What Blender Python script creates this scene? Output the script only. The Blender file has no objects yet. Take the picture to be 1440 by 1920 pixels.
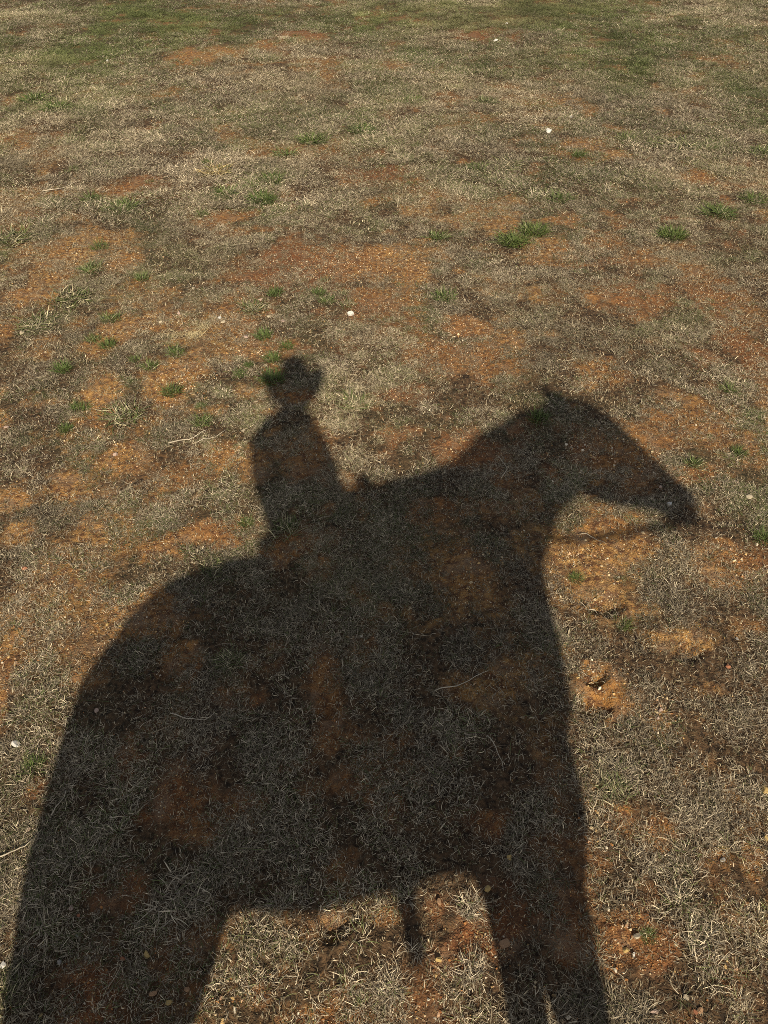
import bpy, bmesh, math, random
import numpy as np
from mathutils import Vector, Matrix, Euler

# ------------------------------------------------------------------ camera, sky, sun, exposure
S = bpy.context.scene
HC, PITCH, YAW, ELEV = 1.93, math.radians(44), math.radians(7), math.radians(36.5)
FPX = 1397.0
cam_d = bpy.data.cameras.new("camera")
cam = bpy.data.objects.new("camera", cam_d)
S.collection.objects.link(cam)
cam.location = (0, 0, HC)
cam.rotation_euler = (math.pi / 2 - PITCH, 0, -YAW)
cam_d.sensor_fit = 'VERTICAL'
cam_d.sensor_height = 36.0
cam_d.lens = 36.0 * FPX / 1920
cam_d.clip_start = 0.02
cam_d.clip_end = 3000
S.camera = cam

SUN_AZ = math.pi            # the sun stands towards -Y, behind the photographer
w = bpy.data.worlds.new("World"); S.world = w; w.use_nodes = True
nt = w.node_tree
sky = nt.nodes.new('ShaderNodeTexSky'); sky.sky_type = 'NISHITA'; sky.sun_disc = False
sky.sun_elevation = ELEV; sky.sun_rotation = SUN_AZ
bg = nt.nodes['Background']; bg.inputs['Strength'].default_value = 0.075
hs = nt.nodes.new('ShaderNodeHueSaturation'); hs.inputs['Saturation'].default_value = .45
nt.links.new(sky.outputs[0], hs.inputs['Color']); nt.links.new(hs.outputs[0], bg.inputs[0])
sl = bpy.data.lights.new("sun", 'SUN'); sl.energy = 4.6; sl.angle = math.radians(0.75)
sl.color = (1.0, 0.895, 0.71)
sun = bpy.data.objects.new("sun", sl); S.collection.objects.link(sun)
sun.rotation_euler = (math.pi / 2 - ELEV, 0, 0)    # shines towards +Y and down
S.view_settings.view_transform = 'Standard'; S.view_settings.look = 'None'
S.view_settings.exposure = 0.12; S.view_settings.gamma = 1.0
S.view_settings.use_curve_mapping = False
S.cycles.use_denoising = False; S.cycles.filter_width = 0.85
S.cycles.max_bounces = 4; S.cycles.diffuse_bounces = 3; S.cycles.transmission_bounces = 2

rng = np.random.default_rng(7)
random.seed(7)

# ------------------------------------------------------------------ photo position -> ground position
_F = np.array([math.sin(YAW) * math.cos(PITCH), math.cos(YAW) * math.cos(PITCH), -math.sin(PITCH)])
_R = np.array([math.cos(YAW), -math.sin(YAW), 0.0])
_U = np.cross(_R, _F)
def g(x, y):
    d = _F + _R * (x - 720) / FPX + _U * (960 - y) / FPX
    t = -HC / d[2]
    return float(d[0] * t), float(d[1] * t)
def scale_at(x, y):            # metres per photo pixel across, and along the ground
    a = g(x - 2, y); b = g(x + 2, y); c = g(x, y - 2); d = g(x, y + 2)
    return (b[0] - a[0]) / 4, (c[1] - d[1]) / 4

# ------------------------------------------------------------------ noise
def _hash(ix, iy, seed):
    h = (ix.astype(np.int64) * 374761393 + iy.astype(np.int64) * 668265263 + seed * 1442695041) & 0xffffffff
    h = ((h ^ (h >> 13)) * 1274126177) & 0xffffffff
    h = h ^ (h >> 16)
    return (h & 0xffff) / 65535.0
def vnoise(x, y, seed=0):
    ix = np.floor(x); iy = np.floor(y); fx = x - ix; fy = y - iy
    fx = fx * fx * (3 - 2 * fx); fy = fy * fy * (3 - 2 * fy)
    a = _hash(ix, iy, seed); b = _hash(ix + 1, iy, seed); c = _hash(ix, iy + 1, seed); d = _hash(ix + 1, iy + 1, seed)
    return (a * (1 - fx) + b * fx) * (1 - fy) + (c * (1 - fx) + d * fx) * fy
def fbm(x, y, seed=0, octv=4):
    s = 0; a = 0.5; n = 0
    for o in range(octv):
        s = s + a * vnoise(x * 2 ** o + 17.3 * o, y * 2 ** o - 9.1 * o, seed + o); n += a; a *= 0.55
    return s / n
def sstep(a, b, x):
    t = np.clip((x - a) / (b - a), 0, 1); return t * t * (3 - 2 * t)

# ------------------------------------------------------------------ patches of the ground
SOIL = [(335,115,65,18,.9),(300,180,40,12,.5),(430,100,50,14,.7),(515,85,50,10,.7),(590,65,60,11,.85),(250,185,60,14,.5),
 (85,45,50,6,.4),(340,20,20,6,.6),(880,60,40,12,.7),(955,70,18,6,.6),(1010,90,20,6,.5),(855,120,25,6,.5),(960,165,50,12,.6),
 (1060,190,100,20,.55),(1090,270,60,14,.6),(1150,292,32,9,.95),(1310,335,38,14,1.),(1360,350,20,8,.6),(80,205,40,12,.4),
 (70,275,80,26,.45),(30,185,30,16,.5),(220,355,27,12,.95),(275,335,27,12,.95),(240,345,60,22,.5),(415,405,65,13,.85),
 (690,375,50,8,.7),(680,325,20,8,.5),(640,500,160,38,.8),(760,530,45,32,1.),(700,480,80,25,.75),(500,520,30,20,.85),
 (860,625,60,22,1.),(925,690,50,45,.8),(920,650,30,15,.5),(760,740,40,30,.5),(160,455,120,36,.75),(60,550,50,20,.8),
 (250,560,60,45,.45),(185,660,45,55,.9),(150,780,50,50,.8),(340,720,60,45,.9),(470,655,70,22,.8),(420,850,60,30,.7),
 (350,880,70,30,.5),(150,930,120,50,.65),(240,860,50,30,.6),(375,1015,75,32,.95),(240,990,80,50,.55),(0,780,22,30,.6),
 (10,950,40,30,.7),(30,1020,30,30,.7),(30,1200,40,60,.7),(0,1300,28,80,.9),(120,1150,30,26,.55),(170,1270,40,28,.5),
 (570,870,60,50,.7),(550,1040,90,30,.75),(300,1150,60,50,.8),(330,1250,50,45,.9),(600,1300,40,90,.8),(700,1210,60,50,.45),
 (860,850,60,40,.7),(1130,870,110,55,.75),(890,1060,50,60,.85),(940,1270,90,50,.55),(230,1430,50,40,.55),(650,1460,50,30,.6),
 (350,1530,100,60,.65),(150,1850,70,80,.75),(350,1770,60,40,.5),(920,1540,40,30,.6),(1160,1040,100,55,.95),(1130,1120,60,60,.85),
 (1120,1290,50,50,.9),(1280,1200,90,30,.65),(1380,1060,90,50,.7),(1230,1340,30,30,.5),(1180,570,70,34,.65),(1200,490,60,18,.55),
 (1390,580,50,40,.6),(1130,700,40,26,.5),(1300,885,60,22,.75),(1400,850,40,50,.5),(1150,1500,50,55,.65),(1240,1550,40,36,.75),
 (1200,1790,75,85,.9),(1085,1790,45,80,.9),(880,1790,90,55,.8),(630,1735,42,28,.95),(720,1720,30,26,.8),(620,1905,100,26,.75),
 (470,1860,50,40,.5),(1400,1600,30,50,.6),(1400,1850,50,50,.4),(60,1480,22,22,.7),(30,1690,20,30,.6),(1060,410,40,12,.7),
 (1265,415,30,10,.6),(740,370,60,8,.6),(1310,510,50,20,.45),(60,640,40,20,.4),(240,480,40,25,.7),(560,760,30,20,.6),
 (380,560,40,20,.35),(640,640,40,20,.4),(1200,1150,40,30,.5),(480,870,35,40,.7),(1000,940,40,30,.5),(780,640,25,12,.4)]
GREEN = [(230,70,320,60,.85),(560,25,260,30,.6),(1000,20,330,30,.8),(1150,85,300,45,.85),(1400,170,100,60,.8),(930,120,140,30,.6),
 (0,450,50,60,.8),(60,420,70,30,.4),(860,240,70,22,.4),(740,170,70,20,.5),(110,190,90,25,.6),(300,125,120,30,.4),(1230,380,160,50,.35),
 (900,410,110,35,.3),(100,580,70,40,.4),(700,980,120,60,.35),(1200,250,130,40,.35),(600,250,110,40,.3),(280,380,110,20,.35),
 (470,340,80,35,.35),(600,990,60,60,.5),(560,980,60,40,.4),(830,1080,70,90,.25),(1230,980,60,25,.4),(1000,580,90,40,.2),
 (180,1330,60,60,.2),(860,960,90,40,.3),(1240,700,120,90,.2),(440,1230,60,40,.3),(1060,1300,20,60,.4)]
LIGHTG = [(1010,8,150,12,.9),(900,30,120,16,.6),(740,220,110,25,.35),(780,12,90,14,.4)]      # yellow-green new growth
PALE = [(350,632,48,20,1.),(640,740,90,60,.55),(1000,470,140,60,.4),(1300,760,120,60,.35),(760,300,120,50,.25),(720,730,60,40,.5),
 (480,790,80,60,.3),(560,330,120,60,.2),(900,360,140,30,.35),(120,700,60,40,.3),(60,860,60,60,.35),(380,830,90,30,.4),
 (900,540,60,50,.3),(700,660,80,40,.35),(100,1030,90,60,.35),(1180,1010,60,20,.3),(840,860,60,30,.35),(60,330,80,40,.2),
 (560,1600,60,50,.0),(1320,330,120,40,.15),(250,760,60,40,.2),(620,610,60,30,.3)]
def patches(lst):
    out = []
    for cx, cy, rx, ry, s in lst:
        X, Y = g(cx, cy); sx, sy = scale_at(cx, cy)
        out.append((X, Y, rx * sx, ry * sy, s))
    return out
P_SOIL, P_GREEN, P_LIGHTG, P_PALE = map(patches, (SOIL, GREEN, LIGHTG, PALE))
def field(x, y, P, soft=(1.35, .55)):
    m = np.zeros_like(x)
    sc = 0.35 + 0.12 * np.maximum(y, 0)
    wx = (fbm(x / sc * 2.2, y / sc * 2.2, 11) - .5) * 2.3; wy = (fbm(x / sc * 2.2, y / sc * 2.2, 23) - .5) * 2.3
    wx2 = (fbm(x * 14, y * 14, 31, 3) - .5) * 1.0
    for X, Y, rx, ry, s in P:
        d = np.sqrt((((x - X) / rx) + wx + wx2) ** 2 + (((y - Y) / ry) + wy + wx2) ** 2)
        m = np.maximum(m, s * sstep(soft[0], soft[1], d))
    return m
def soil_mask(x, y):
    m = field(x, y, P_SOIL, (1.6, .35))
    n = fbm(x * 2.3, y * 1.7, 51, 4)
    far = sstep(5, 12, y)
    near = sstep(2.4, .9, y)
    m = np.maximum(m, sstep(.50, .72, n) * (.52 - .15 * far - .20 * near))
    n2 = fbm(x * 7, y * 7, 71, 3)
    m = np.maximum(m, sstep(.52, .74, n2) * (.52 - .10 * far - .12 * near))
    return np.clip(m, 0, 1)
def green_mask(x, y):
    m = field(x, y, P_GREEN, (1.6, .4))
    n = fbm(x * 3.1, y * 3.1, 91, 3)
    m = np.maximum(m * (0.45 + 1.0 * n), sstep(.50, .72, n) * .5)
    n2 = fbm(x * .9, y * .9, 95, 3) * .6 + fbm(x * 8, y * 8, 97, 2) * .4
    m = np.maximum(m, sstep(.50, .64, n2) * (.32 + .23 * sstep(4, 8, y)))
    m = m * (1 - .55 * sstep(2.2, 1.0, y))
    far = sstep(13, 16, y)
    return np.clip(np.maximum(m, far * (.35 + .6 * n)), 0, 1)

# hoof prints: x, y in the photo, radius, depth
PRINTS = [(1128,1128,.075,.040),(1112,1268,.048,.032),(1108,1312,.062,.030),(1180,1420,.06,.018),(627,1722,.056,.034),(372,1012,.07,.022),(1285,1215,.06,.022),(330,1245,.075,.025),(600,1310,.09,.02)]
P_PRINT = [(*g(a, b), r, d) for a, b, r, d in PRINTS]
def height(x, y):
    h = (fbm(x * 1.3, y * 1.3, 101, 3) - .5) * .05 + (fbm(x * 6, y * 6, 131, 3) - .5) * .018
    h = h + (fbm(x * 26, y * 26, 151, 2) - .5) * .013 * sstep(9, 3, np.abs(y))
    h = h + (fbm(x * 70, y * 70, 171, 2) - .5) * .008 * sstep(4, 2, np.abs(y))
    for X, Y, r, d in P_PRINT:
        rr = np.sqrt((x - X) ** 2 + (y - Y) ** 2) / r + (fbm(x * 18, y * 18, 7, 2) - .5) * .5
        dirn = np.clip(.5 - (y - Y) / r * .6, .15, 1.0)            # deeper at the toe, near side
        h = h - d * dirn * sstep(1.0, .72, rr) + .35 * d * np.exp(-((rr - 1.15) / .18) ** 2) * dirn
    fade = sstep(60, 30, np.abs(y)) * sstep(40, 20, np.abs(x))
    return h * fade

# ------------------------------------------------------------------ helpers
def link(o): S.collection.objects.link(o); return o
def mesh_obj(name, verts, faces, mat=None, parent=None, smooth=False):
    me = bpy.data.meshes.new(name); me.from_pydata([tuple(v) for v in verts], [], faces); me.update()
    if mat: me.materials.append(mat)
    if smooth: me.shade_smooth()
    o = link(bpy.data.objects.new(name, me))
    if parent: o.parent = parent
    return o
def tag(o, label=None, cat=None, group=None, kind=None):
    if label: o['label'] = label
    if cat: o['category'] = cat
    if group: o['group'] = group
    if kind: o['kind'] = kind
    return o
def empty(name, loc=(0, 0, 0)):
    o = link(bpy.data.objects.new(name, None)); o.location = loc; o.empty_display_size = .1
    return o

class NT:
    def __init__(s, name):
        s.m = bpy.data.materials.new(name); s.m.use_nodes = True
        s.t = s.m.node_tree; s.b = s.t.nodes['Principled BSDF']; s.b.inputs['Roughness'].default_value = .9
        s.b.inputs['Specular IOR Level'].default_value = .25
    def n(s, t, **k):
        x = s.t.nodes.new(t)
        for a, b in k.items(): setattr(x, a, b)
        return x
    def l(s, a, b): s.t.links.new(a, b)
    def mix(s, f, a, b, mode='MIX'):
        x = s.n('ShaderNodeMix', data_type='RGBA', blend_type=mode)
        for i, v in ((0, f), (6, a), (7, b)):
            if hasattr(v, 'links'): s.l(v, x.inputs[i])
            elif i == 0: x.inputs[0].default_value = v
            else: x.inputs[i].default_value = (*v, 1)
        return x.outputs[2]
    def noise(s, scale, detail=3, vec=None):
        x = s.n('ShaderNodeTexNoise'); x.inputs['Scale'].default_value = scale; x.inputs['Detail'].default_value = detail
        if vec is not None: s.l(vec, x.inputs['Vector'])
        return x.outputs['Fac']
    def ramp(s, f, lo, hi):
        x = s.n('ShaderNodeMapRange'); s.l(f, x.inputs[0]); x.inputs[1].default_value = lo; x.inputs[2].default_value = hi
        return x.outputs[0]
def plain(name, col, rough=.7, noise=0.25, scale=30, spec=.3):
    q = NT(name); tc = q.n('ShaderNodeTexCoord')
    f = q.ramp(q.noise(scale, 4, tc.outputs['Object']), .3, .7)
    c = q.mix(f, tuple(v * (1 - noise) for v in col), tuple(min(1, v * (1 + noise)) for v in col))
    q.l(c, q.b.inputs['Base Color']); q.b.inputs['Roughness'].default_value = rough; q.b.inputs['Specular IOR Level'].default_value = spec
    return q.m

# ------------------------------------------------------------------ ground
def make_ground():
    ys = [-2.0]
    while ys[-1] < 26:
        y = ys[-1]; ys.append(y + (0.0125 if -.2 < y < 2.2 else 0.0125 * (1 + max(0, y - 2.2) * .75) if y >= 2.2 else .05))
    ys = np.array(ys); nx = 420
    u = np.linspace(-1, 1, nx)
    hw = 1.8 + 0.85 * np.maximum(ys, 0)
    X = u[None, :] * hw[:, None] + ys[:, None] * math.tan(YAW) * 1.0; Y = np.repeat(ys[:, None], nx, 1)
    H = height(X, Y)
    edge = np.ones_like(H); edge[0, :] = 0; edge[-1, :] = 0; edge[:, 0] = 0; edge[:, -1] = 0
    H = H * edge
    V = np.stack([X, Y, H], -1).reshape(-1, 3); ny = len(ys)
    idx = np.arange(ny * nx).reshape(ny, nx)
    q = np.stack([idx[:-1, :-1], idx[:-1, 1:], idx[1:, 1:], idx[1:, :-1]], -1).reshape(-1, 4)
    # skirt out to the horizon
    ring = np.concatenate([idx[0, :], idx[1:, -1], idx[-1, -2::-1], idx[-2:0:-1, 0]])
    R1 = V[ring].copy(); c = np.array([0, 10, 0]); d = R1 - c; d[:, 2] = 0
    outs = []; base = len(V); allV = [V]; prev = ring
    for k, rad in enumerate((60, 300, 2500)):
        nn = d / np.linalg.norm(d, axis=1)[:, None] * rad + c; nn[:, 2] = 0
        allV.append(nn); cur = np.arange(base, base + len(ring)); base += len(ring)
        outs.append(np.stack([prev, cur, np.roll(cur, -1), np.roll(prev, -1)], -1)); prev = cur
    V = np.concatenate(allV); Q = np.concatenate([q] + outs)
    me = bpy.data.meshes.new("ground")
    me.vertices.add(len(V)); me.vertices.foreach_set("co", V.ravel().astype(np.float32))
    me.loops.add(len(Q) * 4); me.loops.foreach_set("vertex_index", Q.ravel().astype(np.int32))
    me.polygons.add(len(Q)); me.polygons.foreach_set("loop_start", np.arange(0, len(Q) * 4, 4, dtype=np.int32))
    me.polygons.foreach_set("loop_total", np.full(len(Q), 4, dtype=np.int32))
    me.update(calc_edges=True); me.shade_smooth()
    x, y = V[:, 0], V[:, 1]
    sm = soil_mask(x, y); gm = green_mask(x, y)
    warm = fbm(x * 1.1, y * .9, 201, 3) + .16 * sstep(1.7, .8, y)
    col = np.stack([sm, gm, warm, np.ones_like(sm)], -1).astype(np.float32)
    at = me.attributes.new("kinds", 'FLOAT_COLOR', 'POINT'); at.data.foreach_set("color", col.ravel())
    q = NT("red_soil_ground"); tc = q.n('ShaderNodeTexCoord'); P = tc.outputs['Object']
    a = q.n('ShaderNodeAttribute', attribute_name="kinds"); sep = q.n('ShaderNodeSeparateColor'); q.l(a.outputs['Color'], sep.inputs[0])
    red = q.mix(q.ramp(q.noise(3.0, 3, P), .35, .65), (.42, .205, .060), (.50, .29, .10))
    red = q.mix(q.ramp(sep.outputs[2], .47, .78), red, (.25, .095, .034))
    dark = q.mix(q.ramp(q.noise(45, 4, P), .38, .62), (.13, .06, .028), red)
    dark = q.mix(q.ramp(q.noise(11, 4, P), .50, .72), dark, (.26, .17, .10))
    n2 = q.ramp(q.noise(160, 3, P), .56, .70)
    soil = q.mix(n2, dark, (.42, .25, .11))
    n3 = q.ramp(q.noise(300, 2, P), .58, .66)
    soil = q.mix(n3, soil, (.10, .035, .015))
    hum = q.mix(q.ramp(q.noise(60, 4, P), .35, .65), (.032, .020, .012), (.15, .088, .044))
    hum = q.mix(q.ramp(sep.outputs[1], .1, 1.6), hum, (.075, .08, .035))
    f = q.ramp(sep.outputs[0], .12, .55)
    ed = q.n('ShaderNodeMath', operation='MULTIPLY_ADD'); q.l(q.noise(30, 5, P), ed.inputs[0]); ed.inputs[1].default_value = .7; q.l(sep.outputs[0], ed.inputs[2])
    f = q.ramp(ed.outputs[0], .50, .90)
    c = q.mix(f, hum, soil); q.l(c, q.b.inputs['Base Color'])
    bmp = q.n('ShaderNodeBump'); bmp.inputs['Strength'].default_value = .8; bmp.inputs['Distance'].default_value = .004
    q.l(q.noise(220, 5, P), bmp.inputs['Height']); 
    bm2 = q.n('ShaderNodeBump'); bm2.inputs['Strength'].default_value = .7; bm2.inputs['Distance'].default_value = .012
    q.l(q.noise(55, 4, P), bm2.inputs['Height']); q.l(bmp.outputs[0], bm2.inputs['Normal']); q.l(bm2.outputs[0], q.b.inputs['Normal'])
    q.b.inputs['Roughness'].default_value = .95
    me.materials.append(q.m)
    o = link(bpy.data.objects.new("ground", me)); o['kind'] = 'structure'
    return o
make_ground()

# ------------------------------------------------------------------ grass blades
def blade_set(n, root_r, len_rng, wid, tilt, seed, radial=.6, curl=.9, root_pow=.5, segs=3):
    """n bent strips; tilt = (min,max) angle above the ground; returns verts, faces, shade per vertex"""
    r = np.random.default_rng(seed); V = []; F = []; C = []
    for i in range(n):
        a = r.uniform(0, 2 * math.pi); rr = root_r * r.uniform() ** root_pow
        x0, y0 = rr * math.cos(a), rr * math.sin(a)
        dirn = a + r.normal(0, 1) * (1.2 - radial) * 1.6 if r.uniform() < radial else r.uniform(0, 2 * math.pi)
        L = r.uniform(*len_rng); el = math.radians(r.uniform(*tilt)); wv = wid * r.uniform(.6, 1.3)
        p = np.array([x0, y0, r.uniform(-.004, .002)]); side_c = r.normal(0, curl)
        roll = r.uniform(-.9, .9); sh = (r.uniform(), r.uniform())
        dn = el; az = dirn; base = len(V)
        for k in range(segs + 1):
            t = k / segs
            d = np.array([math.cos(az) * math.cos(dn), math.sin(az) * math.cos(dn), math.sin(dn)])
            sd = np.array([-math.sin(az), math.cos(az), 0]); up = np.cross(d, sd)
            wd = sd * math.cos(roll) + up * math.sin(roll)
            ww = wv * (1 - .75 * t ** 1.5) * .5
            if k < segs:
                V += [p - wd * ww, p + wd * ww]; C += [(sh[0], sh[1], t)] * 2
            else:
                V.append(p); C.append((sh[0], sh[1], 1))
            p = p + d * L / segs
            az += side_c / segs; dn -= r.uniform(.1, .9) / segs * (1.2 if el > .5 else .5)
            if p[2] < .0015: p[2] = .0015 + r.uniform(0, .004); dn = max(dn, 0)
        for k in range(segs - 1):
            b = base + 2 * k; F.append((b, b + 1, b + 3, b + 2))
        b = base + 2 * (segs - 1); F.append((b, b + 1, b + 2))
    return V, F, C
def blade_mesh(name, V, F, C, mat):
    me = bpy.data.meshes.new(name); me.from_pydata([tuple(v) for v in V], [], F); me.update()
    at = me.attributes.new("bl", 'FLOAT_COLOR', 'POINT')
    at.data.foreach_set("color", np.array([(*c, 1) for c in C], dtype=np.float32).ravel())
    me.materials.append(mat); me.shade_smooth()
    return me

def grass_material(name, instanced=True, green=0.0, tint=(1, 1, 1)):
    q = NT(name)
    b = q.n('ShaderNodeAttribute', attribute_name="bl"); sb = q.n('ShaderNodeSeparateColor'); q.l(b.outputs['Color'], sb.inputs[0])
    r0, r1, t = sb.outputs[0], sb.outputs[1], sb.outputs[2]
    r0c = q.n('ShaderNodeMath', operation='POWER'); q.l(r0, r0c.inputs[0]); r0c.inputs[1].default_value = 2.3
    dry = q.mix(r0c.outputs[0], (.09, .060, .032), (.98, .82, .56))
    dry = q.mix(q.ramp(r1, .68, 1.1), dry, (.40, .335, .25))             # weathered grey
    dry = q.mix(q.ramp(r1, .25, .0), dry, (.12, .075, .042))            # brown
    grn = q.mix(r0, (.060, .080, .022), (.19, .21, .075))
    grn = q.mix(q.ramp(t, .6, 1.0), grn, (.22, .21, .09))
    if instanced:
        a = q.n('ShaderNodeAttribute', attribute_name="tint", attribute_type='INSTANCER'); sp = q.n('ShaderNodeSeparateColor')
        q.l(a.outputs['Color'], sp.inputs[0])
        lt = q.n('ShaderNodeMath', operation='GREATER_THAN'); q.l(sp.outputs[1], lt.inputs[0]); q.l(r1, lt.inputs[1])
        c = q.mix(lt.outputs[0], dry, grn)
        c = q.mix(sp.outputs[2], c, (.46, .37, .20))                     # yellow straw
        mul = q.n('ShaderNodeMath', operation='MULTIPLY_ADD'); q.l(sp.outputs[0], mul.inputs[0]); mul.inputs[1].default_value = .9; mul.inputs[2].default_value = .5
        comb = q.n('ShaderNodeCombineColor')
        for i in range(3): q.l(mul.outputs[0], comb.inputs[i])
        c = q.mix(1.0, c, comb.outputs[0], 'MULTIPLY')
    else:
        gt = q.n('ShaderNodeMath', operation='LESS_THAN'); q.l(r1, gt.inputs[0]); gt.inputs[1].default_value = green
        c = q.mix(gt.outputs[0], dry, grn)
        c = q.mix(1.0, c, tint, 'MULTIPLY')
    q.l(c, q.b.inputs['Base Color']); q.b.inputs['Roughness'].default_value = .62
    q.b.inputs['Specular IOR Level'].default_value = .3
    return q.m
M_THATCH = grass_material("dry_grass")

def src_collection(name, meshes):
    c = bpy.data.collections.new(name)
    for i, me in enumerate(meshes):
        o = bpy.data.objects.new("%s_%02d" % (name, i), me); c.objects.link(o)
    return c
def scatter(name, coll, x, y, scale, idx, tint, zoff=0.0, tilt=.12, kind='stuff', label=None, cat=None):
    n = len(x)
    z = height(x, y) + zoff
    me = bpy.data.meshes.new(name); me.vertices.add(n)
    me.vertices.foreach_set("co", np.stack([x, y, z], -1).astype(np.float32).ravel())
    rot = np.stack([rng.normal(0, tilt, n), rng.normal(0, tilt, n), rng.uniform(0, 6.283, n)], -1).astype(np.float32)
    for nm, ty, data, key in (("rot", 'FLOAT_VECTOR', rot, "vector"), ("scl", 'FLOAT', scale, "value"), ("idx", 'INT', idx, "value"), ("tint", 'FLOAT_COLOR', tint, "color")):
        a = me.attributes.new(nm, ty, 'POINT')
        a.data.foreach_set(key, np.ascontiguousarray(data, dtype=np.int32 if ty == 'INT' else np.float32).ravel())
    o = link(bpy.data.objects.new(name, me))
    ng = bpy.data.node_groups.new(name + "_scatter", 'GeometryNodeTree')
    ng.interface.new_socket("Geometry", in_out='INPUT', socket_type='NodeSocketGeometry')
    ng.interface.new_socket("Geometry", in_out='OUTPUT', socket_type='NodeSocketGeometry')
    N = ng.nodes; L = ng.links
    gi = N.new('NodeGroupInput'); go = N.new('NodeGroupOutput')
    m2p = N.new('GeometryNodeMeshToPoints'); L.new(gi.outputs[0], m2p.inputs[0])
    ci = N.new('GeometryNodeCollectionInfo'); ci.inputs[0].default_value = coll
    ci.inputs['Separate Children'].default_value = True; ci.inputs['Reset Children'].default_value = True
    iop = N.new('GeometryNodeInstanceOnPoints'); iop.inputs['Pick Instance'].default_value = True
    L.new(m2p.outputs[0], iop.inputs['Points']); L.new(ci.outputs[0], iop.inputs['Instance'])
    def na(nm, ty):
        k = N.new('GeometryNodeInputNamedAttribute'); k.data_type = ty; k.inputs['Name'].default_value = nm
        return [s for s in k.outputs if s.enabled and s.name == 'Attribute'][0]
    L.new(na("idx", 'INT'), iop.inputs['Instance Index']); L.new(na("rot", 'FLOAT_VECTOR'), iop.inputs['Rotation'])
    L.new(na("scl", 'FLOAT'), iop.inputs['Scale']); L.new(iop.outputs[0], go.inputs[0])
    md = o.modifiers.new("scatter", 'NODES'); md.node_group = ng
    tag(o, label, cat, None, kind)
    return o

def sample_points(y0, y1, density, half=lambda y: .75 + .64 * np.maximum(y, 0), thin=None):
    """uniform random points on the ground between two distances, inside the strip the photo can see with a margin"""
    H = float(half(np.array(y1)))
    n = int((y1 - y0) * 2 * H * density)
    y = rng.uniform(y0, y1, n); x = rng.uniform(-H, H, n)
    k = np.abs(x) < half(y); x = x[k]; y = y[k]
    return x + y * math.tan(YAW), y

near_m = [blade_mesh("c", *blade_set(52, .034, (.007, .026), .00125, (2, 40), 10 + i, radial=.25, curl=1.0), M_THATCH) for i in range(8)]
near_t = [blade_mesh("t", *blade_set(44, .016, (.012, .036), .0013, (6, 46), 40 + i, radial=.9, curl=.5), M_THATCH) for i in range(5)]
near_s = [blade_mesh("s", *blade_set(6, .035, (.03, .085), .0012, (1, 12), 60 + i, radial=.2, curl=.7), M_THATCH) for i in range(4)]
far_m = [blade_mesh("f", *blade_set(150, .10, (.010, .030), .0022, (3, 36), 80 + i, radial=.35, curl=1.2, segs=2), M_THATCH) for i in range(6)]
far_t = [blade_mesh("g", *blade_set(80, .035, (.020, .052), .0023, (10, 52), 100 + i, radial=.9, curl=.5, segs=2), M_THATCH) for i in range(4)]
chaff = [blade_mesh('h', *blade_set(26, .06, (.004, .016), .0016, (0, 14), 120 + i, radial=.1, curl=1.2, segs=2), M_THATCH) for i in range(4)]
C_GRASS = src_collection("blade_source", near_m + near_t + near_s + far_m + far_t + chaff)
NM, NTT, NS, FM, FT, CH = (0, 8), (8, 13), (13, 17), (17, 23), (23, 27), (27, 31)

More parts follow.
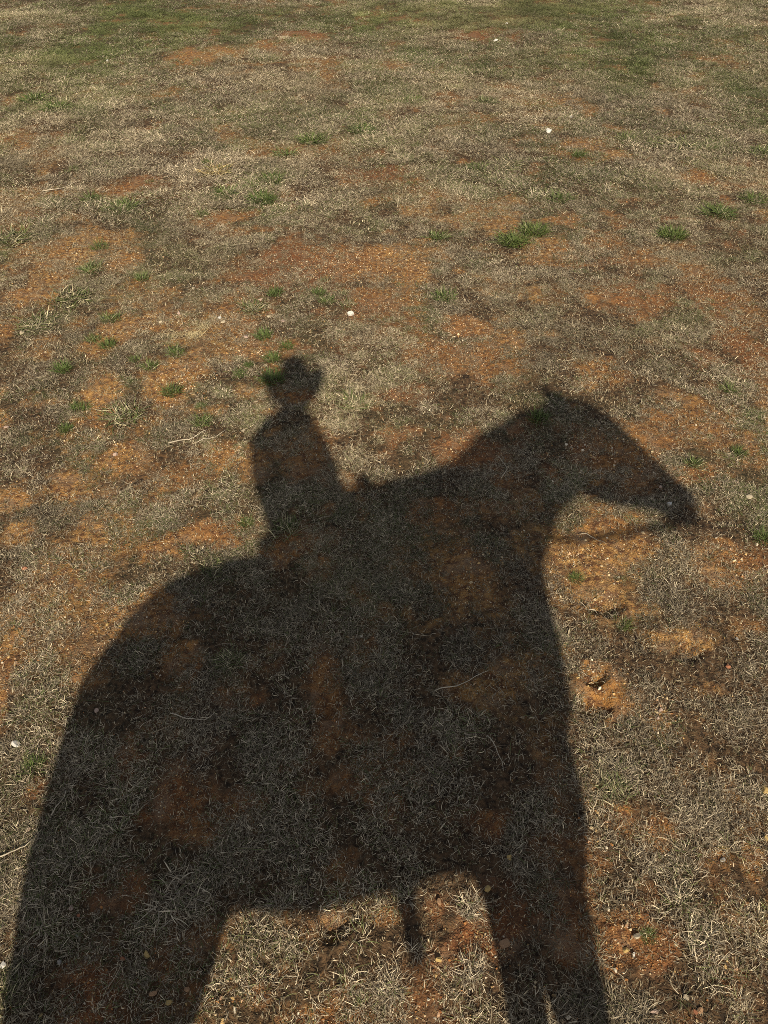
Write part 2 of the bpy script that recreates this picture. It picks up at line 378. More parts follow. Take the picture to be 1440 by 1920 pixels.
def grass_points():
    out = []
    for y0, y1, dens, kind in ((-.15, 2.2, 2900, 'n'), (2.2, 4.8, 2000, 'n'), (4.8, 7.5, 800, 'f'), (7.5, 11.5, 480, 'f'), (11.5, 20, 180, 'f')):
        x, y = sample_points(y0, y1, dens)
        sm = soil_mask(x, y); gm = green_mask(x, y)
        cover = 1 - .96 * sstep(.16, .96, sm * (1 + .25 * sstep(3, 8, y)) * (1 - .18 * sstep(2.2, 1.0, y)))
        cl = fbm(x * 9, y * 9, 301, 3)                                  # clumpiness
        cover = cover * (.12 + 1.0 * sstep(.38, .66, cl)) * (1 - .22 * sstep(2.0, .9, y))
        keep = rng.uniform(size=len(x)) < cover
        x, y, sm, gm = x[keep], y[keep], sm[keep], gm[keep]; n = len(x)
        u = rng.uniform(size=n)
        tf = fbm(x * 5, y * 5, 331, 2)
        tuft = u < .08 + .24 * sstep(.5, .7, tf); straw = (u > .955)
        if kind == 'n':
            idx = rng.integers(*NM, n); idx[tuft] = rng.integers(*NTT, int(tuft.sum())); idx[straw] = rng.integers(*NS, int(straw.sum()))
            sc = rng.uniform(.75, 1.3, n) * (1 + .10 * sstep(1.8, .7, y))
        else:
            idx = rng.integers(*FM, n); idx[tuft] = rng.integers(*FT, int(tuft.sum()))
            sc = rng.uniform(.8, 1.3, n) * (1 + (y0 - 4) * .03)
        sc = sc * (1 - .35 * sm)
        br = .12 + 1.15 * (fbm(x * 1.9, y * 1.9, 361, 4) - .2) + .5 * (fbm(x * 11, y * 11, 377, 2) - .5) + rng.normal(0, .10, n) + .35 * field(x, y, P_PALE, (1.6, .3))
        lg = field(x, y, P_LIGHTG, (1.5, .4))
        g_ = np.clip(gm * (1 + .15 * sstep(6, 11, y)) + .12 * sstep(8, 12, y) + rng.normal(0, .08, n) + .03 + lg * .4, 0, 1)
        st = np.clip(.25 * (fbm(x * 1.2, y * 1.2, 391, 3) - .45) * 2 + .8 * field(x, y, P_PALE[:1], (1.5, .4)) + .25 * lg + .15 * sm, 0, 1)
        out.append((x, y, sc, idx, np.stack([np.clip(br, .05, 1.2), g_, st, np.ones(n)], -1)))
    cx, cy = sample_points(.8, 13, 1.7)                              # scattered fresh green shoots in loose patches
    xs = []; ys = []
    for a, b in zip(cx, cy):
        m = rng.integers(2, 10); sp = rng.uniform(.02, .09) * (1 + b * .1)
        xs.append(a + rng.normal(0, sp * 1.5, m)); ys.append(b + rng.normal(0, sp, m))
    x = np.concatenate(xs); y = np.concatenate(ys); n = len(x)
    idx = np.where(y < 4.8, rng.integers(*NTT, n), rng.integers(*FT, n))
    out.append((x, y, rng.uniform(.45, .95, n), idx, np.stack([.35 + rng.normal(0, .12, n), rng.uniform(.5, 1, n), np.full(n, .05), np.ones(n)], -1)))
    for y0, y1, dens in ((-.1, 2.4, 1300), (2.4, 5, 800), (5, 9, 220)):      # dead scraps strewn over bare soil
        x, y = sample_points(y0, y1, dens); sm = soil_mask(x, y)
        k = rng.uniform(size=len(x)) < .55 - .25 * sstep(.5, .9, sm); x, y = x[k], y[k]; n = len(x)
        out.append((x, y, rng.uniform(.8, 1.3, n) * (1 + y0 * .12), rng.integers(*CH, n),
                    np.stack([np.clip(.30 + rng.normal(0, .25, n), 0, 1.2), np.full(n, .03), np.full(n, .35), np.ones(n)], -1)))
    return [np.concatenate([o[i] for o in out]) for i in range(5)]
X, Y, SC_, IDX, TINT = grass_points()
scatter("dry_grass", C_GRASS, X, Y, SC_, IDX, TINT, 0, .10, 'stuff', "short dry grass lying over red soil with green shoots in places", "grass")
print("grass instances", len(X))

# ------------------------------------------------------------------ gravel and grit
def rock_mesh(name, seed, mat, sub=2, flat=.6, rough=.35):
    bm = bmesh.new(); bmesh.ops.create_icosphere(bm, subdivisions=sub, radius=.5)
    r = np.random.default_rng(seed); ax = r.uniform(.7, 1.25, 3); ax[2] = flat * r.uniform(.75, 1.25)
    pl = [(Vector(r.normal(size=3)).normalized(), r.uniform(.20, .38)) for _ in range(11)]
    for v in bm.verts:
        c = v.co.copy()
        for nrm, dd in pl:                                # chip flat facets off the ball
            k = c.dot(nrm) - dd
            if k > 0: c -= nrm * k
        c += Vector(r.normal(0, .012 * rough * 3, 3))
        v.co = Vector((c.x * ax[0], c.y * ax[1], c.z * ax[2]))
    me = bpy.data.meshes.new(name); bm.to_mesh(me); bm.free(); me.materials.append(mat); return me
def grit_mat():
    q = NT("gravel")
    a = q.n('ShaderNodeAttribute', attribute_name="tint", attribute_type='INSTANCER')
    tc = q.n('ShaderNodeTexCoord')
    c = q.mix(q.ramp(q.noise(4, 3, tc.outputs['Object']), .3, .7), a.outputs['Color'], (.30, .14, .06))
    c = q.mix(.75, c, a.outputs['Color']); q.l(c, q.b.inputs['Base Color']); return q.m
MG = grit_mat()
C_GRIT = src_collection("grit_source", [rock_mesh("p", 500 + i, MG, 1) for i in range(10)])
PAL = np.array([(.60, .40, .17), (.74, .58, .34), (.40, .18, .06), (.66, .42, .25), (.22, .085, .03), (.80, .70, .52)])
GRITTY = [(1195,1790,75,85,1.),(880,1795,70,55,.8),(1160,1040,90,45,1.),(1125,1120,50,30,.5),(1120,1265,50,40,.7),(1235,1340,35,40,.9),(1120,1540,40,55,.8),
 (420,1880,55,50,1.),(1110,860,110,45,.8),(340,720,55,35,.6),(200,480,100,30,.5),(700,500,130,30,.5),(860,630,50,18,.6),(1380,1060,80,40,.6),
 (890,1060,45,45,.6),(480,660,50,15,.6),(820,1900,60,30,.6),(1060,1870,60,40,.7),(30,1250,30,80,.5),(1240,1550,30,30,.5),(1390,1790,40,40,.4),(620,610,80,20,.4),(700,1210,60,40,.3)]
def grit():
    out = []
    for y0, y1, dens, s0, s1 in ((-.1, 2.0, 9000, .0028, .0085), (2.0, 4.2, 5500, .003, .010), (4.2, 8, 1300, .004, .012), (8, 14, 160, .007, .016)):
        x, y = sample_points(y0, y1, dens)
        sm = soil_mask(x, y); cl = fbm(x * 4, y * 4, 421, 3)
        
        keep = rng.uniform(size=len(x)) < (.07 + .93 * sstep(.2, .7, sm)) * (.25 + 1.1 * sstep(.38, .62, cl))
        x, y = x[keep], y[keep]; n = len(x)
        sz = s0 + (s1 - s0) * rng.uniform(size=n) ** 2.4
        u = rng.uniform(size=n)[:, None]
        pal = PAL
        k = rng.choice(6, n, p=[.22, .18, .22, .10, .20, .08])
        col = pal[k] * (.75 + .5 * u)
        out.append((x, y, sz, rng.integers(0, 10, n), np.concatenate([col, np.ones((n, 1))], 1)))
    for gx, gy, rx, ry, st in patches(GRITTY):               # thick spots of coarser gravel
        n = int(rx * ry * 3.14 * 7500 * st); a = rng.uniform(0, 6.283, n); q = rng.uniform(size=n) ** .75 * 1.25
        x = gx + rx * q * np.cos(a); y = gy + ry * q * np.sin(a)
        k = fbm(x * 11, y * 11, 441, 2) > .38; x, y, n = x[k], y[k], int(k.sum())
        far = 1 - .10 * np.maximum(0, y - 2)
        sz = (.003 + .013 * rng.uniform(size=n) ** 2.6) * far
        c = rng.choice(6, n, p=[.26, .24, .14, .12, .10, .14]); col = PAL[c] * (.75 + .5 * rng.uniform(size=n)[:, None])
        out.append((x, y, sz, rng.integers(0, 10, n), np.concatenate([col, np.ones((n, 1))], 1)))
    return [np.concatenate([o[i] for o in out]) for i in range(5)]
X, Y, SC_, IDX, TINT = grit()
scatter("gravel", C_GRIT, X, Y, SC_, IDX, TINT, .0006, .5, 'stuff', "fine yellow and orange grit strewn over the bare soil", "gravel")
print("grit instances", len(X))

# ------------------------------------------------------------------ single stones
def stone_mat(name, col, dirt=(.36, .2, .1), amt=.4):
    q = NT(name); tc = q.n('ShaderNodeTexCoord'); P = tc.outputs['Object']
    f = q.ramp(q.noise(70, 5, P), .48, .75)
    c = q.mix(q.ramp(q.noise(200, 3, P), .3, .7), tuple(v * .8 for v in col), col)
    x = q.n('ShaderNodeMath', operation='MULTIPLY'); q.l(f, x.inputs[0]); x.inputs[1].default_value = amt
    c = q.mix(x.outputs[0], c, dirt); q.l(c, q.b.inputs['Base Color'])
    b = q.n('ShaderNodeBump'); b.inputs['Strength'].default_value = .5; b.inputs['Distance'].default_value = .003
    q.l(q.noise(150, 4, P), b.inputs['Height']); q.l(b.outputs[0], q.b.inputs['Normal']); return q.m
SM = dict(white=stone_mat("white_stone", (.80, .76, .68), amt=.15), pink=stone_mat("pink_stone", (.58, .42, .33)),
          cream=stone_mat("cream_stone", (.62, .52, .36)), red=stone_mat("red_stone", (.42, .17, .09)),
          yellow=stone_mat("yellow_stone", (.60, .42, .16)), grey=stone_mat("grey_stone", (.42, .39, .35)), tan=stone_mat("tan_stone", (.45, .27, .15)))
STONES = [
 (658,588,10,'white',.8,"largest white stone, chunky, on straw above the rider's hat shadow"),
 (1029,248,9,'white',.7,"white stone with a flat base on dry grass in the upper right"),
 (1071,221,6,'white',.5,"small white stone just beyond the flat-based white stone"),
 (928,80,6,'white',.5,"white pebble beside the farthest red soil patch, right of centre"),
 (950,46,4,'white',.5,"tiny white pebble in the green grass near the top edge"),
 (201,115,5,'white',.6,"small pale stone in green grass left of the long red soil streak"),
 (515,248,6,'cream',.4,"flat cream stone on dry grass left of the upper centre"),
 (412,596,6,'white',.6,"roundest white pebble in the row left of the largest white stone"),
 (418,604,6,'cream',.4,"cream pebble touching the roundest white pebble of the row"),
 (363,541,5,'cream',.7,"cream pebble in grey grass at the top of the pebble scatter"),
 (336,588,6,'pink',.6,"pale pink pebble left of the white pebble pair in grey grass"),
 (303,606,5,'cream',.6,"cream pebble at the left end of the pebble scatter"),
 (461,632,9,'pink',.35,"flat pink stone at the edge of the soil left of the hat shadow"),
 (506,594,6,'cream',.4,"thin cream stone between the white pebble pair and the pink one"),
 (530,603,7,'pink',.5,"pink pebble left of the largest white stone"),
 (489,563,5,'pink',.5,"small pink pebble beside the upper grey-green tuft of the row"),
 (41,623,6,'cream',.6,"cream stone in grey straw by the left edge, below the long tuft"),
 (193,594,5,'white',.6,"tiny white pebble at the side of a small green tuft"),
 (12,803,6,'pink',.6,"pink stone at the left edge in grey straw"),
 (217,857,6,'pink',.7,"lone pale pink pebble in straw on the left"),
 (458,811,5,'cream',.5,"cream pebble just left of the rider's shoulder shadow"),
 (170,1143,4,'cream',.7,"cream pebble in dry grass left of the shadow of the rump"),
 (202,1172,4,'yellow',.7,"pale yellow pebble of the pair at the edge of the rump shadow"),
 (225,1175,5,'yellow',.7,"yellow pebble standing right on the edge of the rump shadow"),
 (182,1336,6,'pink',.6,"pink pebble in the shade of the horse's hindquarters"),
 (31,1398,10,'white',.5,"whitish pink stone in straw at the lower left edge"),
 (55,1558,8,'pink',.7,"dull pink stone at the shadow edge on the left"),
 (48,1067,8,'red',.8,"orange red stone on the far left"),
 (1255,948,8,'white',.4,"white stone in the shadow of the horse's muzzle"),
 (1237,916,6,'pink',.5,"pinkish stone in the shadow of the horse's cheek"),
 (1403,936,8,'cream',.4,"flat cream stone in straw right of the muzzle shadow"),
 (1381,905,5,'pink',.4,"small pink stone above the flat cream one"),
 (1362,1256,7,'red',.7,"rust red stone in dry grass on the right, below the scuffed soil"),
 (1380,1203,5,'grey',.7,"grey pebble in dry grass at the far right"),
 (1237,1333,6,'pink',.6,"upper pink pebble of the stacked pair, right of the shadow's chest"),
 (1232,1349,6,'pink',.6,"lower pink pebble of the stacked pair, right of the shadow's chest"),
 (1028,1205,5,'tan',.7,"tan pebble just inside the chest shadow"),
 (1436,1478,10,'yellow',.5,"yellow stone cut by the right edge, upper of two"),
 (1438,1571,10,'yellow',.7,"yellow stone cut by the right edge, lower of two"),
 (1360,1587,9,'yellow',.25,"flat dull yellow stone sunk in the straw on the right"),
 (1355,1612,6,'grey',.6,"grey stone in straw just below the flat yellow one"),
 (954,1611,6,'yellow',.7,"yellow stone in the shade above the foreleg shadows"),
 (912,1671,8,'yellow',.6,"yellow stone on the lower edge of the belly shade"),
 (823,1694,8,'tan',.8,"orange stone lying in the lit gap between belly and foreleg shadows"),
 (822,1804,8,'yellow',.8,"rounded yellow stone between the stirrup shadow and the forelegs"),
 (945,1773,11,'tan',.6,"brown slab-like stone at the inner edge of the foreleg shadow"),
 (277,1792,9,'yellow',.7,"amber stone in the shade between the hind legs"),
 (232,1799,7,'red',.7,"rusty stone left of the amber stone in the hind leg shadow"),
 (319,1881,9,'yellow',.7,"sharp amber stone in the hind leg shadow near the bottom"),
 (289,1866,8,'tan',.7,"round brown stone left of the sharp amber one"),
 (352,1858,8,'tan',.5,"reddish brown flat stone at the inner edge of the hind leg shadow"),
 (136,1707,7,'pink',.6,"pale pink stone in the shade at the lower left"),
 (149,1719,7,'red',.6,"russet stone touching the pale pink stone in the lower left shade"),
 (146,1756,5,'grey',.6,"light grey pebble below the pink and russet pair"),
 (114,1805,6,'grey',.7,"dull grey pebble in the lower left shade above the dark soil"),
 (9,1812,7,'white',.6,"whitish stone at the left edge near the bottom"),
 (75,1903,7,'yellow',.6,"yellow pebble at the bottom left corner"),
 (1193,1758,10,'cream',.7,"largest cream stone in the gravel patch at the lower right"),
 (1174,1781,9,'yellow',.8,"pale yellow stone left of the largest cream one in the gravel"),
 (1188,1790,6,'white',.7,"small whitish stone below the pale yellow one in the gravel"),
 (1173,1738,6,'tan',.7,"orange stone at the top of the lower right gravel patch"),
 (1285,1869,9,'cream',.7,"cream stone at the right side of the gravel patch"),
 (1313,1896,10,'tan',.7,"tan stone near the bottom edge on the right"),
 (1226,1897,8,'pink',.6,"pink stone at the bottom of the gravel patch"),
 (1303,1898,6,'red',.6,"reddish pebble left of the tan stone at the bottom right"),
]
rocks = [[] for _ in range(1)]
for i, (px, py, r, m, fl, lab) in enumerate(STONES):
    gx, gy = g(px, py); sx, _ = scale_at(px, py); s = 2 * r * sx * 1.0 * (1 if r > 9.5 and m == 'white' else .9)
    me = rock_mesh("stone", 700 + i * 3, SM[m], 3, max(.45, fl) * 1.1, .18)
    o = link(bpy.data.objects.new("stone", me))
    z = float(height(np.array([gx]), np.array([gy]))[0])
    o.location = (gx, gy, z + s * .08 * fl + .004); o.scale = (s, s, s); o.rotation_euler = (random.uniform(-.2, .2), random.uniform(-.2, .2), random.uniform(0, 6.28))
    tag(o, lab, "stone", "stones lying on the pasture")

# ------------------------------------------------------------------ single tufts of grass
MT = dict(dark=grass_material("dark_green_tuft", False, 1.01, (.70, .85, .62)), fresh=grass_material("fresh_green_tuft", False, .95, (.74, .86, .62)),
          mid=grass_material("mid_green_tuft", False, .80, (.78, .9, .68)), mixed=grass_material("mixed_tuft", False, .42, (.85, .88, .78)),
          dry=grass_material("straw_tuft", False, .08, (1.0, 1.0, 1.0)), yellow=grass_material("yellow_tuft", False, .25, (1.2, 1.1, .72)))
def tuft_mesh(kind, var, wide):
    # unit radius about 1; blades radiate
    n = {'dark': 170, 'fresh': 170, 'mid': 140, 'mixed': 120, 'dry': 100, 'yellow': 100}[kind] * (2 if wide else 1)
    tilt = {'dark': (20, 85), 'fresh': (20, 85), 'mid': (15, 75), 'mixed': (10, 65), 'dry': (4, 42), 'yellow': (10, 60)}[kind]
    V, F, C = blade_set(n, .75 if kind in ('dry', 'mixed') else .62, (.25, .85), .036, tilt, 900 + var * 7 + len(kind) * 131, radial=.5 if kind in ('dry', 'mixed') else .8, curl=.8, root_pow=.7)
    return blade_mesh("tuft_" + kind, V, F, C, MT[kind])
TUFTS = [
 (120,690,18,1,'dark',"dense dark green tuft on red soil, right of the grey straw patch at left"),
 (150,760,16,1,'dark',"round dark green tuft low on the left red soil, above a small tuft"),
 (323,735,19,1,'dark',"upright dark green tuft standing alone on gravelly red soil"),
 (124,805,14,1,'dark',"small dark tuft below the round one on the left red soil"),
 (495,626,16,1,'dark',"bright-edged dark tuft right of the flat pink stone"),
 (537,646,13,1,'dark',"dark tuft just above the crown of the hat shadow"),
 (449,701,13,1,'dark',"dark green tuft left of the hat shadow brim"),
 (466,685,9,1,'dark',"tiny dark tuft between two others left of the hat shadow"),
 (511,668,15,1,'dark',"dark tuft touching the upper left of the hat shadow"),
 (283,690,17,1,'mid',"green tuft with straw on the soil above the lone upright tuft"),
 (255,678,12,1,'mid',"small green tuft left of its straw-flecked neighbour, centre left"),
 (331,661,18,1,'mid',"spreading green tuft below the pale yellow straw patch"),
 (205,648,15,1,'dark',"dark tuft over the deep red soil patch at left"),
 (175,634,14,1,'mid',"dull green tuft left above the deep red soil patch"),
 (208,593,18,1,'mid',"green tuft with a tiny white pebble at its side"),
 (70,597,36,1,'mixed',"long blue-green tuft sprawling on grey straw at left"),
 (130,553,38,1,'mixed',"broad blue-green tuft above the sprawling one at left"),
 (380,792,20,1,'mid',"loose light green tuft left of the shoulder shadow"),
 (376,763,10,1,'mid',"small light tuft just above the loose one, left of the shoulder shadow"),
 (228,772,38,1,'mixed',"large straw tuft with a green heart, left of centre"),
 (188,460,16,1,'mid',"thin green tuft on the gravelly red soil near the left edge"),
 (265,517,14,1,'mid',"small green tuft at the lower rim of the left red soil"),
 (170,500,22,1,'mid',"flat wide green tuft on the left red soil"),
 (462,982,14,1,'fresh',"bright green tuft left of the rider's waist shadow"),
 (513,708,24,1,'dark',"dark green tuft under the brim of the hat shadow"),
 (598,549,13,1,'dark',"compact green tuft, left one of the cluster above the largest white stone"),
 (613,563,15,1,'mid',"pale green tuft in the middle of the cluster above the white stone"),
 (653,568,16,1,'mixed',"greyish tuft just above the largest white stone"),
 (612,523,14,1,'mixed',"grey-green tuft on orange soil at the top of the cluster"),
 (640,545,13,1,'mixed',"dim green tuft, right one of the cluster above the white stone"),
 (516,549,15,1,'dark',"dark green tuft left of the cluster, at the soil edge"),
 (475,572,26,1,'mixed',"wide grey-green tuft over the scattered pebbles"),
 (833,554,22,1,'mid',"green and straw tuft right of the brightest orange soil"),
 (424,361,24,1,'fresh',"bright green tuft, left one of the upper left cluster"),
 (472,346,16,1,'mid',"mid green tuft in the middle of the upper left cluster"),
 (510,331,24,1,'fresh',"bright green tuft, farthest of the upper left cluster"),
 (492,366,26,1,'dark',"dark green tuft, nearest of the upper left cluster"),
 (405,318,28,1,'yellow',"yellowish straw tuft left above the bright cluster"),
 (390,303,10,1,'dark',"tiny dark tuft behind the yellowish straw tuft"),
 (378,398,11,1,'mid',"small green tuft at the left end of an orange streak"),
 (1050,370,23,1,'mid',"green tuft with straw tips in the middle right distance"),
 (960,448,28,1,'fresh',"left half of the long bright green tuft on the right"),
 (1000,430,26,1,'fresh',"right half of the long bright green tuft on the right"),
 (1260,439,25,1,'fresh',"bright green tuft alone in straw at the upper right"),
 (820,440,22,1,'mid',"green tuft left of the long bright tuft"),
 (958,297,34,1,'mixed',"wide olive tuft in the middle distance, right of centre"),
 (895,307,20,1,'mid',"olive green tuft left of the wide olive one"),
 (1350,392,30,1,'mid',"tall loose green tuft near the right edge"),
 (1412,366,24,1,'fresh',"green tuft at the right edge beyond the loose one"),
 (1272,262,38,1,'mixed',"broad straw-tipped tuft in the right distance"),
 (1085,291,14,1,'dark',"small dark tuft at the left end of an orange soil patch"),
 (1175,255,16,1,'mid',"upright green tuft beyond the orange soil patch at right"),
 (1430,280,24,1,'mid',"green tuft cut by the right edge in the distance"),
 (680,242,26,1,'mid',"mid green tuft in the distance near the centre"),
 (586,258,26,1,'mid',"green tuft left of the distant central one"),
 (535,283,22,1,'mid',"dull green tuft in front of the distant pair, left of centre"),
 (910,188,20,1,'mid',"distant green tuft at the left end of tan soil"),
 (776,186,20,1,'fresh',"distant green tuft on yellowish grass near the centre"),
 (66,177,28,1,'mid',"distant green tuft near the left edge, farther of two"),
 (105,197,26,1,'mid',"distant green tuft near the left edge, nearer of two"),
 (172,371,18,1,'mid',"green tuft left of a twin orange soil patch"),
 (228,383,26,1,'mid',"low wide green tuft below the twin orange soil patch"),
 (20,440,36,1,'mixed',"big dull green tuft at the left edge"),
 (66,1435,22,1,'dark',"dark green tuft on red soil at the shadow's lower left edge"),
 (1385,845,14,1,'dark',"dark tuft near the right edge, above reddish soil"),
 (1300,868,16,1,'mid',"green tuft just above the muzzle shadow"),
 (1365,728,16,1,'mid',"small green tuft in straw at the right"),
 (665,752,34,1,'mixed',"soft grey-green tuft right of the rider's head shadow"),
 (803,762,26,1,'dry',"grey straw tuft halfway between rider and horse head shadows"),
 (535,990,28,1,'mixed',"dim tuft in the shade at the rider's waist"),
 (398,1068,22,1,'mixed',"straw and green tuft on the upper edge of the rump shadow"),
 (1010,785,20,1,'dark',"dark tuft in the shade of the horse's poll"),
 (1080,1085,14,1,'fresh',"small fresh green shoot cluster on gravelly soil below the throat"),
 (1168,1170,16,1,'fresh',"fresh green tuft beside the crescent hoof print"),
 (1428,1015,20,1,'dark',"dark green tuft at the right edge below the muzzle"),
 (430,1235,26,1,'mixed',"blue-grey tuft deep in the body shadow, left part"),
 (30,1680,44,1,'dry',"large grey straw tuft on the left edge near the bottom"),
 (330,1660,60,1,'dry',"big flattened straw tuft in the hindquarter shade"),
 (880,1690,36,1,'dry',"pale straw tuft fanning over the belly shadow edge"),
 (885,1810,38,1,'dry',"sunlit straw tuft in the gap left of the foreleg shadows"),
 (735,1850,40,1,'dry',"white-lit straw tuft at the bottom centre"),
 (1150,1480,30,1,'mixed',"straw tuft with green base right of the shoulder shade"),
 (1320,1760,50,1,'dry',"wide straw tuft at the lower right"),
 (1215,1752,14,1,'mid',"green sprig among gravel at the lower right"),
 (12,1855,34,1,'mixed',"green-grey tuft in the lower left corner"),
]
tc_ = {}
for i, (px, py, r, h_, kind, lab) in enumerate(TUFTS):
    key = (kind, i % 4, r > 24)
    if key not in tc_: tc_[key] = tuft_mesh(kind, i % 4, r > 24)
    gx, gy = g(px, py + r * .3); sx, _ = scale_at(px, py); s = r * sx * (1.5 if kind in ('mid', 'fresh', 'dark') else 1.3 if kind != 'dry' else 1.0)
    o = link(bpy.data.objects.new("grass_tuft", tc_[key]))
    z = float(height(np.array([gx]), np.array([gy]))[0])
    hz = min(1.0, .07 / s) if kind != 'dry' else min(.6, .05 / s)
    o.location = (gx, gy, z + .004); o.scale = (s, s, s * hz * 1.1); o.rotation_euler = (0, 0, random.uniform(0, 6.28))
    tag(o, lab, "grass tuft", "tufts of grass growing on the pasture")

# ------------------------------------------------------------------ long straws
def straw(px, py, ang, L, wid, label):
    gx, gy = g(px, py); n = 9; r = np.random.default_rng(int(px * 7 + py)); a = ang; pts = []; p = np.array([gx, gy])
    for k in range(n):
        pts.append(p.copy()); p = p + np.array([math.cos(a), math.sin(a)]) * L / n; a += r.normal(0, .22)
    V = []; F = []
    for k, q in enumerate(pts):
        z = float(height(np.array([q[0]]), np.array([q[1]]))[0]) + .014 + .004 * math.sin(k)
        d = pts[min(k + 1, n - 1)] - pts[max(k - 1, 0)]; d = d / (np.linalg.norm(d) + 1e-9); s = np.array([-d[1], d[0]])
        ww = wid * (1 - .6 * k / n)
        for j in range(5):
            t = j / 5 * 2 * math.pi
            V.append((q[0] + s[0] * ww * math.cos(t) - gx, q[1] + s[1] * ww * math.cos(t) - gy, z + ww * math.sin(t)))
    for k in range(n - 1):
        for j in range(5):
            F.append((k * 5 + j, k * 5 + (j + 1) % 5, (k + 1) * 5 + (j + 1) % 5, (k + 1) * 5 + j))
    F.append(tuple(range(4, -1, -1))); F.append(tuple((n - 1) * 5 + j for j in range(5)))
    o = mesh_obj("straw", V, F, M_STRAW, smooth=True); o.location = (gx, gy, 0)
    tag(o, label, "straw", "long loose straws on the grass")
M_STRAW = plain("bleached_straw", (.52, .44, .32), .6, .25, 60)
straw(2,1614,-.15,.10,.0022,"pale crooked straw at the left edge, crossing into the shade")
straw(318,840,.12,.19,.0028,"long bleached straw lying flat left of the elbow shadow")
straw(370,838,.35,.15,.0022,"thin bleached straw crossing the long flat one")
straw(815,1295,.12,.20,.0020,"curved straw in the deep shade under the chest")
straw(912,1385,-1.1,.13,.0016,"thin upright straw in the shade of the shoulder")
straw(80,360,.2,.30,.0035,"stiff pale straw in the grass at the upper left")
straw(1100,1155,-.4,.09,.0018,"short straw beside the crescent hoof print")
straw(320,1340,-.35,.16,.0017,"slender straw in the shade of the hindquarters")
straw(100,1535,.9,.08,.0018,"short bright straw just inside the shade at the left")
straw(940,905,.9,.16,.0018,"fine straw near the crest shadow")
straw(1085,1010,.05,.12,.0018,"straw lying by the rein shadow under the throat")

# ------------------------------------------------------------------ horse and rider, standing behind the camera (their shadow is the picture)
K = HC / 2.05
PY = -.47 * K                      # plane of the horse
TE = math.tan(ELEV)
def ring(center, vx, wy, n=20, sq=1.0):
    """ellipse ring spanned by the in-plane half vector vx (x,z) and the half width wy along y"""
    out = []
    for j in range(n):
        t = 2 * math.pi * j / n
        c, s = math.cos(t), math.sin(t)
        out.append((center[0] + vx[0] * c, center[1] + wy * s, center[2] + vx[1] * c))
    return out
def loft(rings, V, F):
    n = len(rings[0]); b = len(V)
    for r in rings: V += r
    for i in range(len(rings) - 1):
        for j in range(n):
            F.append((b + i * n + j, b + i * n + (j + 1) % n, b + (i + 1) * n + (j + 1) % n, b + (i + 1) * n + j))
    F.append(tuple(b + j for j in range(n - 1, -1, -1))); F.append(tuple(b + (len(rings) - 1) * n + j for j in range(n)))
def pair_loft(P, V, F, y=0.0):
    """P: (xt,zt, xb,zb, halfwidth) with outline points as seen along the sun's rays"""
    R_ = []
    for xt, zt, xb, zb, wy in P:
        vx, vz = (xt - xb) / 2, (zt - zb) / 2
        nz = math.sqrt(max(vz * vz - (wy * TE) ** 2, .25 * vz * vz)); k = nz / abs(vz) if abs(vz) > 1e-4 else 1
        R_.append(ring(((xt + xb) / 2, y, (zt + zb) / 2 - y * TE * 0), (vx, vz * k), wy))
    loft(R_, V, F)
def tube(P, V, F, n=12):
    """P: (x,y,z,rx,ry) vertical-ish limb, horizontal rings"""
    loft([[(x + rx * math.cos(2 * math.pi * j / n), y + ry * math.sin(2 * math.pi * j / n), z) for j in range(n)] for x, y, z, rx, ry in P], V, F)
def limb(P, V, F, n=12):
    """P: (x,y,z,r) round limb along any path"""
    pts = [Vector(p[:3]) for p in P]; R_ = []
    for i, p in enumerate(pts):
        d = (pts[min(i + 1, len(pts) - 1)] - pts[max(i - 1, 0)]).normalized()
        a = d.cross(Vector((.3, .9, .2))).normalized(); b = d.cross(a)
        R_.append([tuple(p + (a * math.cos(2 * math.pi * j / n) + b * math.sin(2 * math.pi * j / n)) * P[i][3]) for j in range(n)])
    loft(R_, V, F)
def fused(name, V, F, mat, parent, voxel=.014, smooth_it=6):
    V = [(v[0] * K, v[1] * K, v[2] * K) for v in V]
    tmp = mesh_obj(name, V, F, mat)
    bm = bmesh.new(); bm.from_mesh(tmp.data); bmesh.ops.recalc_face_normals(bm, faces=bm.faces); bm.to_mesh(tmp.data); bm.free()
    md = tmp.modifiers.new("r", 'REMESH'); md.mode = 'VOXEL'; md.voxel_size = voxel
    if smooth_it:
        m2 = tmp.modifiers.new("s", 'SMOOTH'); m2.iterations = smooth_it; m2.factor = .5
    dg = bpy.context.evaluated_depsgraph_get(); me = bpy.data.meshes.new_from_object(tmp.evaluated_get(dg))
    bpy.data.objects.remove(tmp); me.name = name; me.shade_smooth()
    if not me.materials: me.materials.append(mat)
    o = link(bpy.data.objects.new(name, me)); o.parent = parent
    return o
def raw(name, V, F, mat, parent):
    return mesh_obj(name, [(v[0] * K, v[1] * K, v[2] * K) for v in V], F, mat, parent, True)

M_COAT = plain("bay_coat", (.16, .075, .035), .55, .2, 12); M_HAIR = plain("dark_horsehair", (.02, .015, .012), .5, .3, 80)
M_HOOF = plain("hoof_horn", (.08, .065, .05), .5, .2, 40); M_LEATHER = plain("saddle_leather", (.18, .08, .035), .45, .2, 50)
M_SKIN = plain("skin", (.55, .33, .23), .55, .06, 20); M_SHIRT = plain("plaid_less_shirt_cloth", (.22, .27, .34), .9, .15, 60)
M_JEAN = plain("denim", (.06, .09, .17), .9, .25, 90); M_HAT = plain("felt_hat", (.30, .22, .14), .9, .1, 60); M_BOOT = plain("boot_leather", (.10, .05, .03), .45, .2, 40)
M_BLACK = plain("black_glass", (.015, .015, .018), .2, .1, 20); M_CLOTH = plain("saddle_blanket", (.30, .08, .06), .95, .3, 70)

